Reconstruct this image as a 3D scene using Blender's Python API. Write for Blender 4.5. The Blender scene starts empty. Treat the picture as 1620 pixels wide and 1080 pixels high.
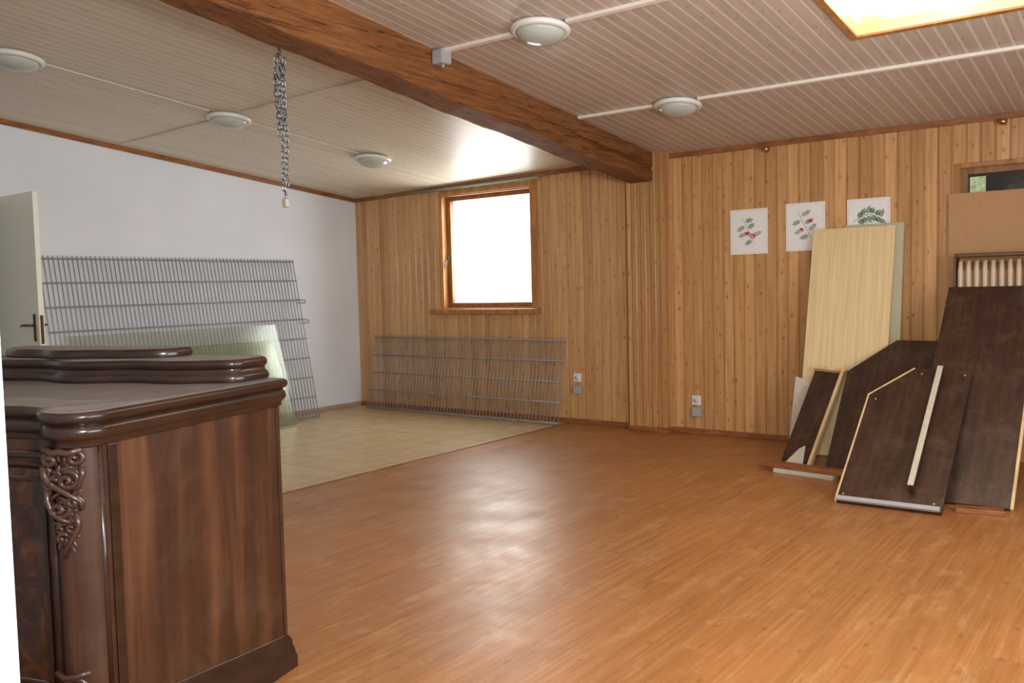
import bpy, math, random
from mathutils import Vector, Matrix
random.seed(7)
SC=bpy.context.scene
COL=SC.collection
SC.view_settings.view_transform='Standard'
SC.view_settings.look='None'
SC.view_settings.exposure=0.0

# ------------------------------------------------------------------ helpers
def srgb(r,g,b):
    f=lambda c:(c/255/12.92) if c/255<=0.04045 else ((c/255+0.055)/1.055)**2.4
    return (f(r),f(g),f(b),1.0)

class NT:
    def __init__(s,name,rough=0.5,spec=0.5,metal=0.0,coat=0.0):
        s.m=bpy.data.materials.new(name); s.m.use_nodes=True
        s.t=s.m.node_tree; s.n=s.t.nodes; s.l=s.t.links
        s.b=s.n['Principled BSDF']
        s.b.inputs['Roughness'].default_value=rough
        s.b.inputs['Specular IOR Level'].default_value=spec
        s.b.inputs['Metallic'].default_value=metal
        s.b.inputs['Coat Weight'].default_value=coat
    def _in(s,sock,v):
        if isinstance(v,bpy.types.NodeSocket): s.l.new(v,sock)
        else: sock.default_value=v
    def obj(s): 
        return s.n.new('ShaderNodeTexCoord').outputs['Object']
    def mapping(s,vec,scale=(1,1,1),rot=(0,0,0),loc=(0,0,0)):
        k=s.n.new('ShaderNodeMapping'); s.l.new(vec,k.inputs['Vector'])
        k.inputs['Scale'].default_value=scale;k.inputs['Rotation'].default_value=rot;k.inputs['Location'].default_value=loc
        return k.outputs[0]
    def noise(s,vec,scale=5,detail=4,rough=0.5,dist=0.0):
        k=s.n.new('ShaderNodeTexNoise'); s.l.new(vec,k.inputs['Vector'])
        k.inputs['Scale'].default_value=scale;k.inputs['Detail'].default_value=detail
        k.inputs['Roughness'].default_value=rough;k.inputs['Distortion'].default_value=dist
        return k.outputs[0]
    def math(s,op,a,b=0.0,c=0.0):
        k=s.n.new('ShaderNodeMath');k.operation=op
        s._in(k.inputs[0],a);s._in(k.inputs[1],b);s._in(k.inputs[2],c)
        return k.outputs[0]
    def ramp(s,fac,stops,interp='LINEAR'):
        k=s.n.new('ShaderNodeValToRGB');s.l.new(fac,k.inputs[0]);r=k.color_ramp;r.interpolation=interp
        while len(r.elements)<len(stops): r.elements.new(0.5)
        for e,(p,c) in zip(r.elements,stops): e.position=p;e.color=c if len(c)==4 else (*c,1)
        return k.outputs[0]
    def mix(s,fac,a,b,mode='MIX'):
        k=s.n.new('ShaderNodeMix');k.data_type='RGBA';k.blend_type=mode
        s._in(k.inputs[0],fac);s._in(k.inputs[6],a);s._in(k.inputs[7],b)
        return k.outputs[2]
    def sep(s,vec):
        k=s.n.new('ShaderNodeSeparateXYZ');s.l.new(vec,k.inputs[0]);return k.outputs
    def comb(s,x=0.,y=0.,z=0.):
        k=s.n.new('ShaderNodeCombineXYZ');s._in(k.inputs[0],x);s._in(k.inputs[1],y);s._in(k.inputs[2],z);return k.outputs[0]
    def white(s,val):
        k=s.n.new('ShaderNodeTexWhiteNoise');k.noise_dimensions='1D';s._in(k.inputs['W'],val);return k.outputs[0]
    def vor(s,vec,scale=1.0,two=True):
        k=s.n.new('ShaderNodeTexVoronoi')
        if two:k.voronoi_dimensions='2D'
        s.l.new(vec,k.inputs['Vector']);k.inputs['Scale'].default_value=scale
        return k.outputs['Distance'],k.outputs['Color']
    def col(s,c): s._in(s.b.inputs['Base Color'],c)
    def rough(s,c): s._in(s.b.inputs['Roughness'],c)
    def bump(s,h,strength=0.2,dist=0.01):
        k=s.n.new('ShaderNodeBump');k.inputs['Strength'].default_value=strength;k.inputs['Distance'].default_value=dist
        s.l.new(h,k.inputs['Height']);s.l.new(k.outputs[0],s.b.inputs['Normal'])

def plain(name,c,rough=0.5,metal=0.0,spec=0.5,var=0.12,scale=18,coat=0.0):
    N=NT(name,rough,spec,metal,coat)
    n=N.noise(N.obj(),scale,3,0.6)
    d=tuple(x*(1-var) for x in c[:3])+(1,);l=tuple(min(1,x*(1+var)) for x in c[:3])+(1,)
    N.col(N.ramp(n,[(0.3,d),(0.7,l)]))
    return N.m

def wood(name,dark,mid,light,stretch=(14,14,1.0),rough=0.4,coat=0.0,bump=0.15,scale=1.6,spec=0.5,dist=0.4,dust=0.0):
    N=NT(name,rough,spec,0,coat)
    v=N.mapping(N.obj(),scale=stretch)
    n=N.noise(v,scale,5,0.62,dist)
    c=N.ramp(n,[(0.28,dark),(0.5,mid),(0.72,light)])
    if dust>0:
        s=N.noise(N.obj(),5,6,0.75,0.6)
        c=N.mix(N.math('MULTIPLY',N.math('MAXIMUM',0.0,N.math('SUBTRACT',s,0.48)),dust),c,srgb(150,126,104))
    N.col(c)
    N.bump(n,bump,0.003)
    return N.m

def mesh(name,verts,faces,mats,fm=None,parent=None,loc=(0,0,0),rot=(0,0,0),smooth=False,bevel=0.0):
    me=bpy.data.meshes.new(name);me.from_pydata([tuple(v) for v in verts],[],faces)
    if not isinstance(mats,(list,tuple)): mats=[mats]
    for m in mats: me.materials.append(m)
    if fm:
        for p,i in zip(me.polygons,fm): p.material_index=i
    if smooth:
        for p in me.polygons:p.use_smooth=True
    me.validate();me.update()
    o=bpy.data.objects.new(name,me);COL.objects.link(o)
    o.location=loc;o.rotation_euler=rot
    if parent: o.parent=parent
    if bevel>0:
        b=o.modifiers.new('bevel','BEVEL');b.width=bevel;b.segments=2;b.limit_method='ANGLE';b.angle_limit=math.radians(40)
    return o

def empty(name,loc=(0,0,0),rot=(0,0,0)):
    o=bpy.data.objects.new(name,None);COL.objects.link(o);o.location=loc;o.rotation_euler=rot;o.empty_display_size=0.1
    return o

def boxgeo(a,b):
    x0,y0,z0=a;x1,y1,z1=b
    v=[(x0,y0,z0),(x1,y0,z0),(x1,y1,z0),(x0,y1,z0),(x0,y0,z1),(x1,y0,z1),(x1,y1,z1),(x0,y1,z1)]
    f=[(0,3,2,1),(4,5,6,7),(0,1,5,4),(1,2,6,5),(2,3,7,6),(3,0,4,7)]
    return v,f
def box(name,a,b,mat,parent=None,bevel=0.0,loc=(0,0,0),rot=(0,0,0)):
    v,f=boxgeo(a,b);return mesh(name,v,f,mat,parent=parent,bevel=bevel,loc=loc,rot=rot)
def multibox(name,lst,mat,parent=None,bevel=0.0,loc=(0,0,0),rot=(0,0,0)):
    V=[];Fc=[]
    for a,b in lst:
        v,f=boxgeo(a,b);k=len(V);V+=v;Fc+=[tuple(i+k for i in q) for q in f]
    return mesh(name,V,Fc,mat,parent=parent,bevel=bevel,loc=loc,rot=rot)

def tubegeo(pts,rad,seg=8,closed=False):
    pts=[Vector(p) for p in pts];n=len(pts)
    if not isinstance(rad,(list,tuple)): rad=[rad]*n
    V=[];Fc=[];prev=None
    for i,p in enumerate(pts):
        if closed: t=(pts[(i+1)%n]-pts[i-1])
        else: t=pts[min(i+1,n-1)]-pts[max(i-1,0)]
        t.normalize()
        if prev is None:
            a=Vector((0,0,1)) if abs(t.z)<0.9 else Vector((1,0,0))
            nx=t.cross(a).normalized()
        else:
            nx=(prev-t*prev.dot(t)).normalized()
        prev=nx;ny=t.cross(nx)
        for k in range(seg):
            an=2*math.pi*k/seg
            V.append(p+(nx*math.cos(an)+ny*math.sin(an))*rad[i])
    m=n if closed else n-1
    for i in range(m):
        j=(i+1)%n
        for k in range(seg):
            k2=(k+1)%seg
            Fc.append((i*seg+k,i*seg+k2,j*seg+k2,j*seg+k))
    if not closed:
        Fc.append(tuple(range(seg))[::-1]);Fc.append(tuple((n-1)*seg+k for k in range(seg)))
    return V,Fc
def tube(name,pts,rad,mat,parent=None,seg=8,closed=False,loc=(0,0,0),rot=(0,0,0)):
    v,f=tubegeo(pts,rad,seg,closed);return mesh(name,v,f,mat,parent=parent,smooth=True,loc=loc,rot=rot)
def join(lst):
    V=[];Fc=[]
    for v,f in lst:
        k=len(V);V+=list(v);Fc+=[tuple(i+k for i in q) for q in f]
    return V,Fc
def lathe(name,prof,mat,parent=None,seg=40,loc=(0,0,0),rot=(0,0,0)):
    V=[];Fc=[]
    for r,z in prof:
        for k in range(seg):
            a=2*math.pi*k/seg;V.append((r*math.cos(a),r*math.sin(a),z))
    for i in range(len(prof)-1):
        for k in range(seg):
            k2=(k+1)%seg;Fc.append((i*seg+k,i*seg+k2,(i+1)*seg+k2,(i+1)*seg+k))
    Fc.append(tuple(range(seg))[::-1]);Fc.append(tuple((len(prof)-1)*seg+k for k in range(seg)))
    return mesh(name,V,Fc,mat,parent=parent,smooth=True,loc=loc,rot=rot)
def ball(c,r,sx=1,sy=1,sz=1,seg=10,rings=6,M=None):
    V=[];Fc=[]
    for i in range(rings+1):
        th=math.pi*i/rings
        for k in range(seg):
            a=2*math.pi*k/seg
            p=Vector((r*sx*math.sin(th)*math.cos(a),r*sy*math.sin(th)*math.sin(a),r*sz*math.cos(th)))
            if M: p=M@p
            V.append(Vector(c)+p)
    for i in range(rings):
        for k in range(seg):
            k2=(k+1)%seg;Fc.append((i*seg+k,(i+1)*seg+k,(i+1)*seg+k2,i*seg+k2))
    return V,Fc
def thing(o,label,cat,group=None):
    o['label']=label;o['category']=cat
    if group:o['group']=group
    return o
def struct(o,label=None):
    o['kind']='structure'
    if label:o['label']=label
    return o

# ------------------------------------------------------------------ materials
def panel_mat(name,bw=0.1,tint=None):
    N=NT(name,0.36,0.45,0,0.12)
    o=N.obj();x,y,z=N.sep(o)
    s=N.math('ADD',x,y)
    bid=N.math('FLOOR',N.math('DIVIDE',s,bw))
    rnd=N.white(bid)
    gv=N.comb(N.math('MULTIPLY',s,30.0),N.math('MULTIPLY',rnd,40.0),N.math('ADD',N.math('MULTIPLY',z,1.0),N.math('MULTIPLY',rnd,30.0)))
    n=N.noise(gv,1.3,5,0.6,0.5)
    base=N.ramp(n,[(0.25,srgb(180,132,80)),(0.5,srgb(203,156,102)),(0.75,srgb(220,178,124))])
    tone=N.ramp(rnd,[(0,(0.80,0.77,0.73,1)),(0.5,(0.95,0.94,0.93,1)),(1,(1.10,1.10,1.12,1))])
    base=N.mix(1.0,base,tone,'MULTIPLY')
    kv=N.comb(N.math('MULTIPLY',s,13.0),N.math('ADD',N.math('MULTIPLY',z,6.5),N.math('MULTIPLY',rnd,17.0)))
    d,c=N.vor(kv,1.0)
    cs=N.sep(c)
    keep=N.math('GREATER_THAN',cs[0],0.45)
    size=N.math('MULTIPLY_ADD',cs[1],0.09,0.05)
    kn=N.math('MINIMUM',1.0,N.math('MAXIMUM',0.0,N.math('MULTIPLY',N.math('SUBTRACT',size,d),13.0)))
    kn=N.math('MULTIPLY',N.math('MULTIPLY',kn,keep),N.math('MULTIPLY_ADD',cs[2],0.4,0.4))
    halo=N.math('MULTIPLY',N.math('MAXIMUM',0.0,N.math('SUBTRACT',1.0,N.math('DIVIDE',d,0.30))),N.math('MULTIPLY',keep,0.35))
    base=N.mix(halo,base,srgb(172,114,60))
    base=N.mix(kn,base,srgb(112,64,32))
    fr=N.math('FRACT',N.math('DIVIDE',s,bw))
    ed=N.math('ABSOLUTE',N.math('SUBTRACT',fr,0.5))
    gr=N.math('GREATER_THAN',ed,0.445)
    base=N.mix(N.math('MULTIPLY',gr,0.55),base,srgb(128,82,42))
    if tint: base=N.mix(1.0,base,tint,'MULTIPLY')
    N.col(base)
    return N.m
M_PANEL=panel_mat('pine_panelling')
M_PANELP=panel_mat('pine_pillar_cladding',0.1,(0.92,0.87,0.80,1))

def ceil_mat(name,a,b,line,lf=0.75):
    N=NT(name,0.42,0.35)
    o=N.obj();x,y,z=N.sep(o)
    q=N.math('DIVIDE',x,0.085)
    rnd=N.white(N.math('FLOOR',q))
    gv=N.comb(N.math('MULTIPLY',x,24.0),N.math('ADD',N.math('MULTIPLY',y,1.2),N.math('MULTIPLY',rnd,30.0)),rnd)
    n=N.noise(gv,1.2,4,0.6,0.7)
    base=N.ramp(n,[(0.25,a),(0.75,b)])
    base=N.mix(1.0,base,N.ramp(rnd,[(0,(0.94,0.94,0.94,1)),(1,(1.05,1.04,1.04,1))]),'MULTIPLY')
    kv=N.comb(N.math('MULTIPLY',x,12.0),N.math('ADD',N.math('MULTIPLY',y,4.0),N.math('MULTIPLY',rnd,9.0)))
    d,c=N.vor(kv,1.0);cs=N.sep(c)
    kn=N.math('MULTIPLY',N.math('LESS_THAN',d,0.10),N.math('GREATER_THAN',cs[0],0.6))
    base=N.mix(N.math('MULTIPLY',kn,0.35),base,srgb(130,104,80))
    ed=N.math('ABSOLUTE',N.math('SUBTRACT',N.math('FRACT',q),0.5))
    g=N.math('GREATER_THAN',ed,0.425);g2=N.math('GREATER_THAN',ed,0.482)
    base=N.mix(N.math('MULTIPLY',g,lf),base,line)
    base=N.mix(N.math('MULTIPLY',g2,0.35),base,srgb(140,122,102))
    N.col(base)
    N.bump(N.math('SUBTRACT',1.0,g),0.3,0.003)
    return N.m
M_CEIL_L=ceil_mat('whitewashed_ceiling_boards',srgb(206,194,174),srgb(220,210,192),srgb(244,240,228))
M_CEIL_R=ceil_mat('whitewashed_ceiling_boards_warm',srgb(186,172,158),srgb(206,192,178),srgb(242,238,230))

def floor_mat():
    N=NT('varnished_plank_floor',0.4,0.5,0,0.10)
    N.b.inputs['Coat Roughness'].default_value=0.34
    o=N.obj();x,y,z=N.sep(o)
    q=N.math('DIVIDE',x,0.16);rnd=N.white(N.math('FLOOR',q))
    yy=N.math('ADD',y,N.math('MULTIPLY',rnd,7.0))
    rnd2=N.white(N.math('ADD',N.math('MULTIPLY',N.math('FLOOR',N.math('DIVIDE',yy,1.6)),7.31),N.math('FLOOR',q)))
    gv=N.comb(N.math('MULTIPLY',x,34.0),N.math('MULTIPLY',yy,0.9),N.math('MULTIPLY',rnd2,20.0))
    n=N.noise(gv,1.3,6,0.68,0.15)
    base=N.ramp(n,[(0.22,srgb(134,84,42)),(0.5,srgb(164,108,57)),(0.78,srgb(186,132,78))])
    base=N.mix(1.0,base,N.ramp(rnd2,[(0,(0.93,0.92,0.91,1)),(1,(1.04,1.05,1.06,1))]),'MULTIPLY')
    big=N.noise(o,0.8,3,0.55)
    base=N.mix(1.0,base,N.ramp(big,[(0.3,(0.90,0.89,0.88,1)),(0.7,(1.06,1.06,1.06,1))]),'MULTIPLY')
    d,c=N.vor(N.comb(N.math('MULTIPLY',x,6.0),N.math('MULTIPLY',y,3.0)),1.0);cs=N.sep(c)
    kn=N.math('MULTIPLY',N.math('LESS_THAN',d,0.06),N.math('GREATER_THAN',cs[0],0.6))
    base=N.mix(N.math('MULTIPLY',kn,0.35),base,srgb(110,62,30))
    ed=N.math('ABSOLUTE',N.math('SUBTRACT',N.math('FRACT',q),0.5))
    base=N.mix(N.math('MULTIPLY',N.math('GREATER_THAN',ed,0.49),0.15),base,srgb(110,62,30))
    sc=N.noise(N.comb(N.math('MULTIPLY',x,4.0),N.math('MULTIPLY',y,1.6)),2.0,6,0.78,0.5)
    du=N.math('MULTIPLY',N.math('MAXIMUM',0.0,N.math('SUBTRACT',sc,0.52)),1.7)
    base=N.mix(du,base,srgb(206,172,132))
    sp=N.noise(o,90,2,0.5)
    base=N.mix(N.math('MULTIPLY',N.math('GREATER_THAN',sp,0.74),0.45),base,srgb(220,200,170))
    N.col(base)
    rn=N.noise(o,3.0,4,0.6)
    N.rough(N.ramp(rn,[(0.3,(0.34,)*3+(1,)),(0.7,(0.50,)*3+(1,))]))
    N.bump(n,0.05,0.002)
    return N.m
M_FLOOR=floor_mat()
def tile_mat():
    N=NT('beige_vinyl_tiles',0.4,0.4)
    o=N.obj();x,y,z=N.sep(o)
    n=N.noise(o,7,5,0.65)
    base=N.ramp(n,[(0.3,srgb(188,162,122)),(0.7,srgb(210,188,150))])
    fx=N.math('ABSOLUTE',N.math('SUBTRACT',N.math('FRACT',N.math('DIVIDE',x,0.33)),0.5))
    fy=N.math('ABSOLUTE',N.math('SUBTRACT',N.math('FRACT',N.math('DIVIDE',y,0.33)),0.5))
    g=N.math('GREATER_THAN',N.math('MAXIMUM',fx,fy),0.480)
    rn=N.white(N.math('ADD',N.math('FLOOR',N.math('DIVIDE',x,0.33)),N.math('MULTIPLY',N.math('FLOOR',N.math('DIVIDE',y,0.33)),13.7)))
    base=N.mix(1.0,base,N.ramp(rn,[(0,(0.93,0.93,0.92,1)),(1,(1.03,1.03,1.03,1))]),'MULTIPLY')
    base=N.mix(N.math('MULTIPLY',g,0.4),base,srgb(120,100,72))
    N.col(base);return N.m
M_TILE=tile_mat()
def plaster():
    N=NT('white_woodchip_plaster',0.85,0.2)
    o=N.obj();n=N.noise(o,60,3,0.6);b=N.noise(o,1.2,3)
    N.col(N.ramp(b,[(0.3,srgb(222,226,234)),(0.7,srgb(231,235,243))]));N.bump(n,0.35,0.004);return N.m
M_WHITE=plaster()
def beam_mat():
    N=NT('rough_beam_wood',0.75,0.25)
    o=N.obj();v=N.mapping(o,scale=(26,1.0,26));n=N.noise(v,1.8,6,0.7,0.15)
    base=N.ramp(n,[(0.25,srgb(98,60,32)),(0.5,srgb(132,84,46)),(0.75,srgb(160,110,66))])
    v2=N.mapping(o,scale=(9,0.22,11));c=N.noise(v2,1.2,3,0.55,0.1)
    cr=N.math('LESS_THAN',N.math('ABSOLUTE',N.math('SUBTRACT',c,0.5)),0.006)
    base=N.mix(N.math('MULTIPLY',cr,0.65),base,srgb(48,26,14))
    b=N.noise(o,2.6,5,0.65);base=N.mix(1.0,base,N.ramp(b,[(0.3,(0.84,0.83,0.82,1)),(0.7,(1.1,1.09,1.07,1))]),'MULTIPLY')
    h=N.math('SUBTRACT',N.math('ADD',n,b),N.math('MULTIPLY',cr,0.8))
    N.col(base);N.bump(h,0.9,0.012);return N.m
M_BEAM=beam_mat()
M_TRIM=wood('brown_trim_wood',srgb(110,64,32),srgb(144,90,48),srgb(166,110,64),(3,3,12),0.45)
M_FRAME=wood('window_frame_wood',srgb(142,92,46),srgb(170,116,62),srgb(192,140,82),(10,10,2),0.4)
M_DFRAME=wood('dark_window_frame_wood',srgb(112,72,38),srgb(138,92,50),srgb(158,112,66),(10,10,2),0.4)
M_MAHOG=wood('mahogany_veneer',srgb(42,24,15),srgb(62,36,22),srgb(92,58,37),(8,8,0.6),0.4,0.08,0.04,1.4,dist=0.3,dust=0.35)
def burl():
    N=NT('burl_veneer',0.28,0.5,0,0.25)
    v=N.mapping(N.obj(),scale=(2.5,2.5,1.8));n=N.noise(v,2.4,6,0.65,2.6)
    N.col(N.ramp(n,[(0.3,srgb(26,13,8)),(0.5,srgb(54,28,14)),(0.66,srgb(92,54,26)),(0.8,srgb(40,20,11))]));return N.m
M_BURL=burl()
def darkmould():
    N=NT('dark_polished_moulding',0.25,0.5,0,0.15)
    o=N.obj();n=N.noise(N.mapping(o,scale=(3,3,10)),2,5,0.6,0.5)
    base=N.ramp(n,[(0.3,srgb(34,21,16)),(0.7,srgb(54,35,27))])
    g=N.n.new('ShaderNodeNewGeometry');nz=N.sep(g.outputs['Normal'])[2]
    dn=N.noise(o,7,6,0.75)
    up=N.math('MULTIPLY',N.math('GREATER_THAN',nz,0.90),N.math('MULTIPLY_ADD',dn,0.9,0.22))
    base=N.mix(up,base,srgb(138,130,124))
    N.col(base);N.rough(N.math('MULTIPLY_ADD',up,0.4,0.24));return N.m
M_MOULD=darkmould()
M_CARVE=plain('carved_dark_walnut',srgb(64,42,32),0.3,coat=0.2)
M_DARK=wood('dark_brown_laminate',srgb(46,28,20),srgb(60,38,27),srgb(76,50,36),(16,16,1.2),0.42,0,0.03,1.5,dust=0.7)
M_PALE=wood('pale_raw_wood_edge',srgb(196,160,112),srgb(222,192,146),srgb(236,212,172),(10,10,3),0.6)
M_PINE=wood('pale_pine_laminate',srgb(214,186,136),srgb(226,202,154),srgb(236,216,172),(30,30,0.9),0.45,0,0.02,1.4)
M_GREYB=plain('grey_beige_chipboard',srgb(190,182,154),0.7,var=0.08,scale=60)
M_FIBRE=plain('brown_fibreboard',srgb(182,142,98),0.8,var=0.06,scale=50)
M_WIRE=plain('galvanised_wire',srgb(154,160,166),0.42,0.2,var=0.12,scale=40)
M_CHROME=plain('zinc_plated_steel',srgb(140,140,146),0.28,0.95,var=0.1,scale=60)
M_WPLAST=plain('white_plastic',srgb(228,226,220),0.35,var=0.03)
M_GPLAST=plain('grey_plastic',srgb(166,168,168),0.4,var=0.04)
M_DUCT=plain('cream_painted_duct',srgb(234,226,216),0.4,var=0.04)
M_DUCTL=plain('beige_painted_batten',srgb(210,202,186),0.45,var=0.05)
M_DOOR=plain('pale_painted_door',srgb(246,250,234),0.35,var=0.02,scale=2)
M_BRONZE=plain('aged_brass',srgb(110,82,50),0.35,0.8)
M_GOLD=plain('polished_brass',srgb(190,150,90),0.25,0.9)
M_TEAL=plain('pale_green_pipe',srgb(140,168,150),0.4,var=0.05)
M_PAPER=plain('white_paper',srgb(238,238,236),0.6,var=0.02)
M_PAPERB=plain('poster_border',srgb(214,212,208),0.5,var=0.02)
M_LEAF=plain('printed_leaf_green',srgb(84,118,72),0.6,var=0.3,scale=60)
M_LEAF2=plain('printed_sprig_green',srgb(88,130,84),0.6,var=0.3,scale=60)
M_RED=plain('printed_berry_red',srgb(200,56,36),0.5,var=0.15,scale=60)
M_TWIG=plain('printed_twig_brown',srgb(120,96,68),0.6)
M_RAD=plain('beige_radiator_enamel',srgb(206,180,152),0.35,var=0.04)
M_RADCAP=plain('brown_radiator_cap',srgb(92,62,42),0.4)
M_RAW=plain('whitish_batten',srgb(196,188,170),0.7,var=0.1,scale=30)
M_FOG=plain('frosted_lamp_glass',srgb(186,192,184),0.2,var=0.05,scale=6)
M_SHAFT=plain('cream_skylight_lining',srgb(240,206,160),0.6,var=0.12,scale=3)
def milky():
    m=bpy.data.materials.new('milky_stained_skylight');m.use_nodes=True;n=m.node_tree.nodes;l=m.node_tree.links;n.clear()
    out=n.new('ShaderNodeOutputMaterial');tl=n.new('ShaderNodeBsdfTranslucent')
    tc=n.new('ShaderNodeTexCoord');no=n.new('ShaderNodeTexNoise');no.inputs['Scale'].default_value=2.6;no.inputs['Detail'].default_value=5
    l.new(tc.outputs['Object'],no.inputs['Vector'])
    rp=n.new('ShaderNodeValToRGB');l.new(no.outputs[0],rp.inputs[0]);e=rp.color_ramp.elements
    e[0].position=0.36;e[0].color=srgb(208,160,104);e[1].position=0.56;e[1].color=srgb(236,228,208)
    l.new(rp.outputs[0],tl.inputs[0]);l.new(tl.outputs[0],out.inputs[0]);return m
M_MILK=milky()
def dusty_glass(name,c,t,tint):
    m=bpy.data.materials.new(name);m.use_nodes=True;n=m.node_tree.nodes;l=m.node_tree.links;n.clear()
    out=n.new('ShaderNodeOutputMaterial');tr=n.new('ShaderNodeBsdfTransparent');tr.inputs[0].default_value=tint
    gl=n.new('ShaderNodeBsdfGlossy');gl.inputs['Roughness'].default_value=0.15;gl.inputs[0].default_value=(0.85,0.9,0.85,1)
    df=n.new('ShaderNodeBsdfDiffuse')
    tc=n.new('ShaderNodeTexCoord');no=n.new('ShaderNodeTexNoise');no.inputs['Scale'].default_value=5;l.new(tc.outputs['Object'],no.inputs['Vector'])
    rp=n.new('ShaderNodeValToRGB');l.new(no.outputs[0],rp.inputs[0]);rp.color_ramp.elements[0].color=tuple(x*0.85 for x in c[:3])+(1,);rp.color_ramp.elements[1].color=c
    l.new(rp.outputs[0],df.inputs[0])
    m1=n.new('ShaderNodeMixShader');m1.inputs[0].default_value=t;l.new(tr.outputs[0],m1.inputs[1]);l.new(df.outputs[0],m1.inputs[2])
    m2=n.new('ShaderNodeMixShader');m2.inputs[0].default_value=0.04;l.new(m1.outputs[0],m2.inputs[1]);l.new(gl.outputs[0],m2.inputs[2])
    l.new(m2.outputs[0],out.inputs[0]);return m
M_GLASS1=dusty_glass('dusty_grey_glass',srgb(170,172,156),0.10,(0.92,0.94,0.90,1))
M_GLASS2=dusty_glass('olive_tinted_glass',srgb(150,146,110),0.09,(0.90,0.92,0.84,1))
def clearglass():
    m=bpy.data.materials.new('clear_pane');m.use_nodes=True;n=m.node_tree.nodes;l=m.node_tree.links;n.clear()
    out=n.new('ShaderNodeOutputMaterial');tr=n.new('ShaderNodeBsdfTransparent');gl=n.new('ShaderNodeBsdfGlossy');gl.inputs['Roughness'].default_value=0.03
    m1=n.new('ShaderNodeMixShader');m1.inputs[0].default_value=0.05;l.new(tr.outputs[0],m1.inputs[1]);l.new(gl.outputs[0],m1.inputs[2]);l.new(m1.outputs[0],out.inputs[0]);return m
M_CLEAR=clearglass()
def dark_view_glass():
    N=NT('dark_window_glass',0.12,0.5);o=N.obj();n=N.noise(o,5,4,0.6)
    N.col(N.ramp(n,[(0.45,srgb(34,26,22)),(0.6,srgb(50,44,34)),(0.7,srgb(70,70,56))]));return N.m
M_DGLASS=dark_view_glass()  # opaque pane, coloured dark to stand for the dark view behind it

# ------------------------------------------------------------------ room shell
XR=9.3;YF=-7.30
def ceilz(x,y): return 2.548+0.0213*min(x,3.95)-0.1008*y
struct(box('floor',(3.1,-9.6,-0.12),(XR+0.2,0.2,0),M_FLOOR),'orange-brown varnished wooden plank floor')
struct(box('floor',(-2.4,-9.6,-0.12),(3.1,0.2,0),M_TILE),'beige grey vinyl tile floor')
struct(box('trim_1',(3.085,YF,0),(3.115,-0.02,0.004),M_TRIM),'thin floor edge strip between tiles and planks')

def panel_wall(name,cols,bw=0.1,gw=0.009,gd=0.008,mat=M_PANEL):
    V=[];Fc=[]
    for (xa,xb,za,zb) in cols:
        xs=[(xa,0)]
        k=math.floor(xa/bw)+1
        while k*bw<xb+gw:
            c=k*bw
            for xx,dd in ((c-gw,0),(c-0.002,gd),(c+0.002,gd),(c+gw,0)):
                if xa+1e-4<xx<xb-1e-4: xs.append((xx,dd))
            k+=1
        xs.append((xb,0))
        for (x0,d0),(x1,d1) in zip(xs[:-1],xs[1:]):
            i=len(V);V+=[(x0,d0,za),(x1,d1,za),(x1,d1,zb),(x0,d0,zb)];Fc.append((i,i+1,i+2,i+3))
    for (xa,xb,za,zb) in cols:
        v,f=boxgeo((xa,0.02,za),(xb,0.2,zb));i=len(V);V+=v;Fc+=[tuple(q+i for q in ff) for ff in f]
    return mesh(name,V,Fc,mat)
W0,W1,WZ0,WZ1=1.40,2.66,1.19,2.47
HX0,HX1,HZ0,HZ1=6.76,7.9,1.95,2.25
wb=panel_wall('wall_back',[(-0.02,W0,0,2.75),(W0,W1,0,WZ0),(W0,W1,WZ1,2.75),(W1,HX0,0,2.75),(HX0,HX1,0,HZ0),(HX0,HX1,HZ1,2.75),(HX1,XR,0,2.75)])
struct(wb,'knotty pine tongue and groove panelled wall')
PX0,PX1,PY=3.883,4.279,-0.13
V=[];Fc=[]
def groove_run(p0,p1,nrm,z0,z1,bw=0.1):
    p0=Vector(p0);p1=Vector(p1);L=(p1-p0).length;d=(p1-p0)/L;nn=Vector(nrm)
    xs=[(0,0)];c=bw
    while c<L-0.02:
        xs+=[(c-0.006,0),(c,0.005),(c+0.006,0)];c+=bw
    xs.append((L,0))
    for (a,da),(b,db) in zip(xs[:-1],xs[1:]):
        i=len(V);A=p0+d*a-nn*da;B=p0+d*b-nn*db
        V.extend([(A.x,A.y,z0),(B.x,B.y,z0),(B.x,B.y,z1),(A.x,A.y,z1)]);Fc.append((i,i+1,i+2,i+3))
groove_run((PX0,0.01),(PX0,PY),(-1,0),0,2.66);groove_run((PX0,PY),(PX1,PY),(0,-1),0,2.66);groove_run((PX1,PY),(PX1,0.01),(1,0),0,2.66)
struct(mesh('wall_pillar',[(a,b,c) for a,b,c in V],Fc,M_PANELP),'pine clad wall pillar under the beam')
DY0,DY1,DZ=-5.20,-4.28,2.27
struct(multibox('wall_left',[((-0.2,DY1,0),(0,0.2,3.5)),((-0.2,DY0,DZ),(0,DY1,3.5)),((-0.2,YF-0.2,0),(0,DY0,3.5))],M_WHITE),'white plastered wall')
struct(multibox('wall_corridor',[((-2.4,-5.6,0),(-2.3,-3.9,2.6)),((-2.4,-5.7,0),(-0.2,-5.6,2.6)),((-2.4,-3.9,0),(-0.2,-3.8,2.6)),((-2.4,-5.7,2.5),(-0.2,-3.8,2.6))],M_WHITE))
struct(multibox('wall_front',[((-0.2,YF-0.04,0),(7.047,YF+0.11,3.5)),((8.4,YF-0.04,0),(XR,YF+0.11,3.5)),((7.047,YF-0.04,2.5),(8.4,YF+0.11,3.5))],M_WHITE),'white plastered wall beside the doorway')
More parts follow.
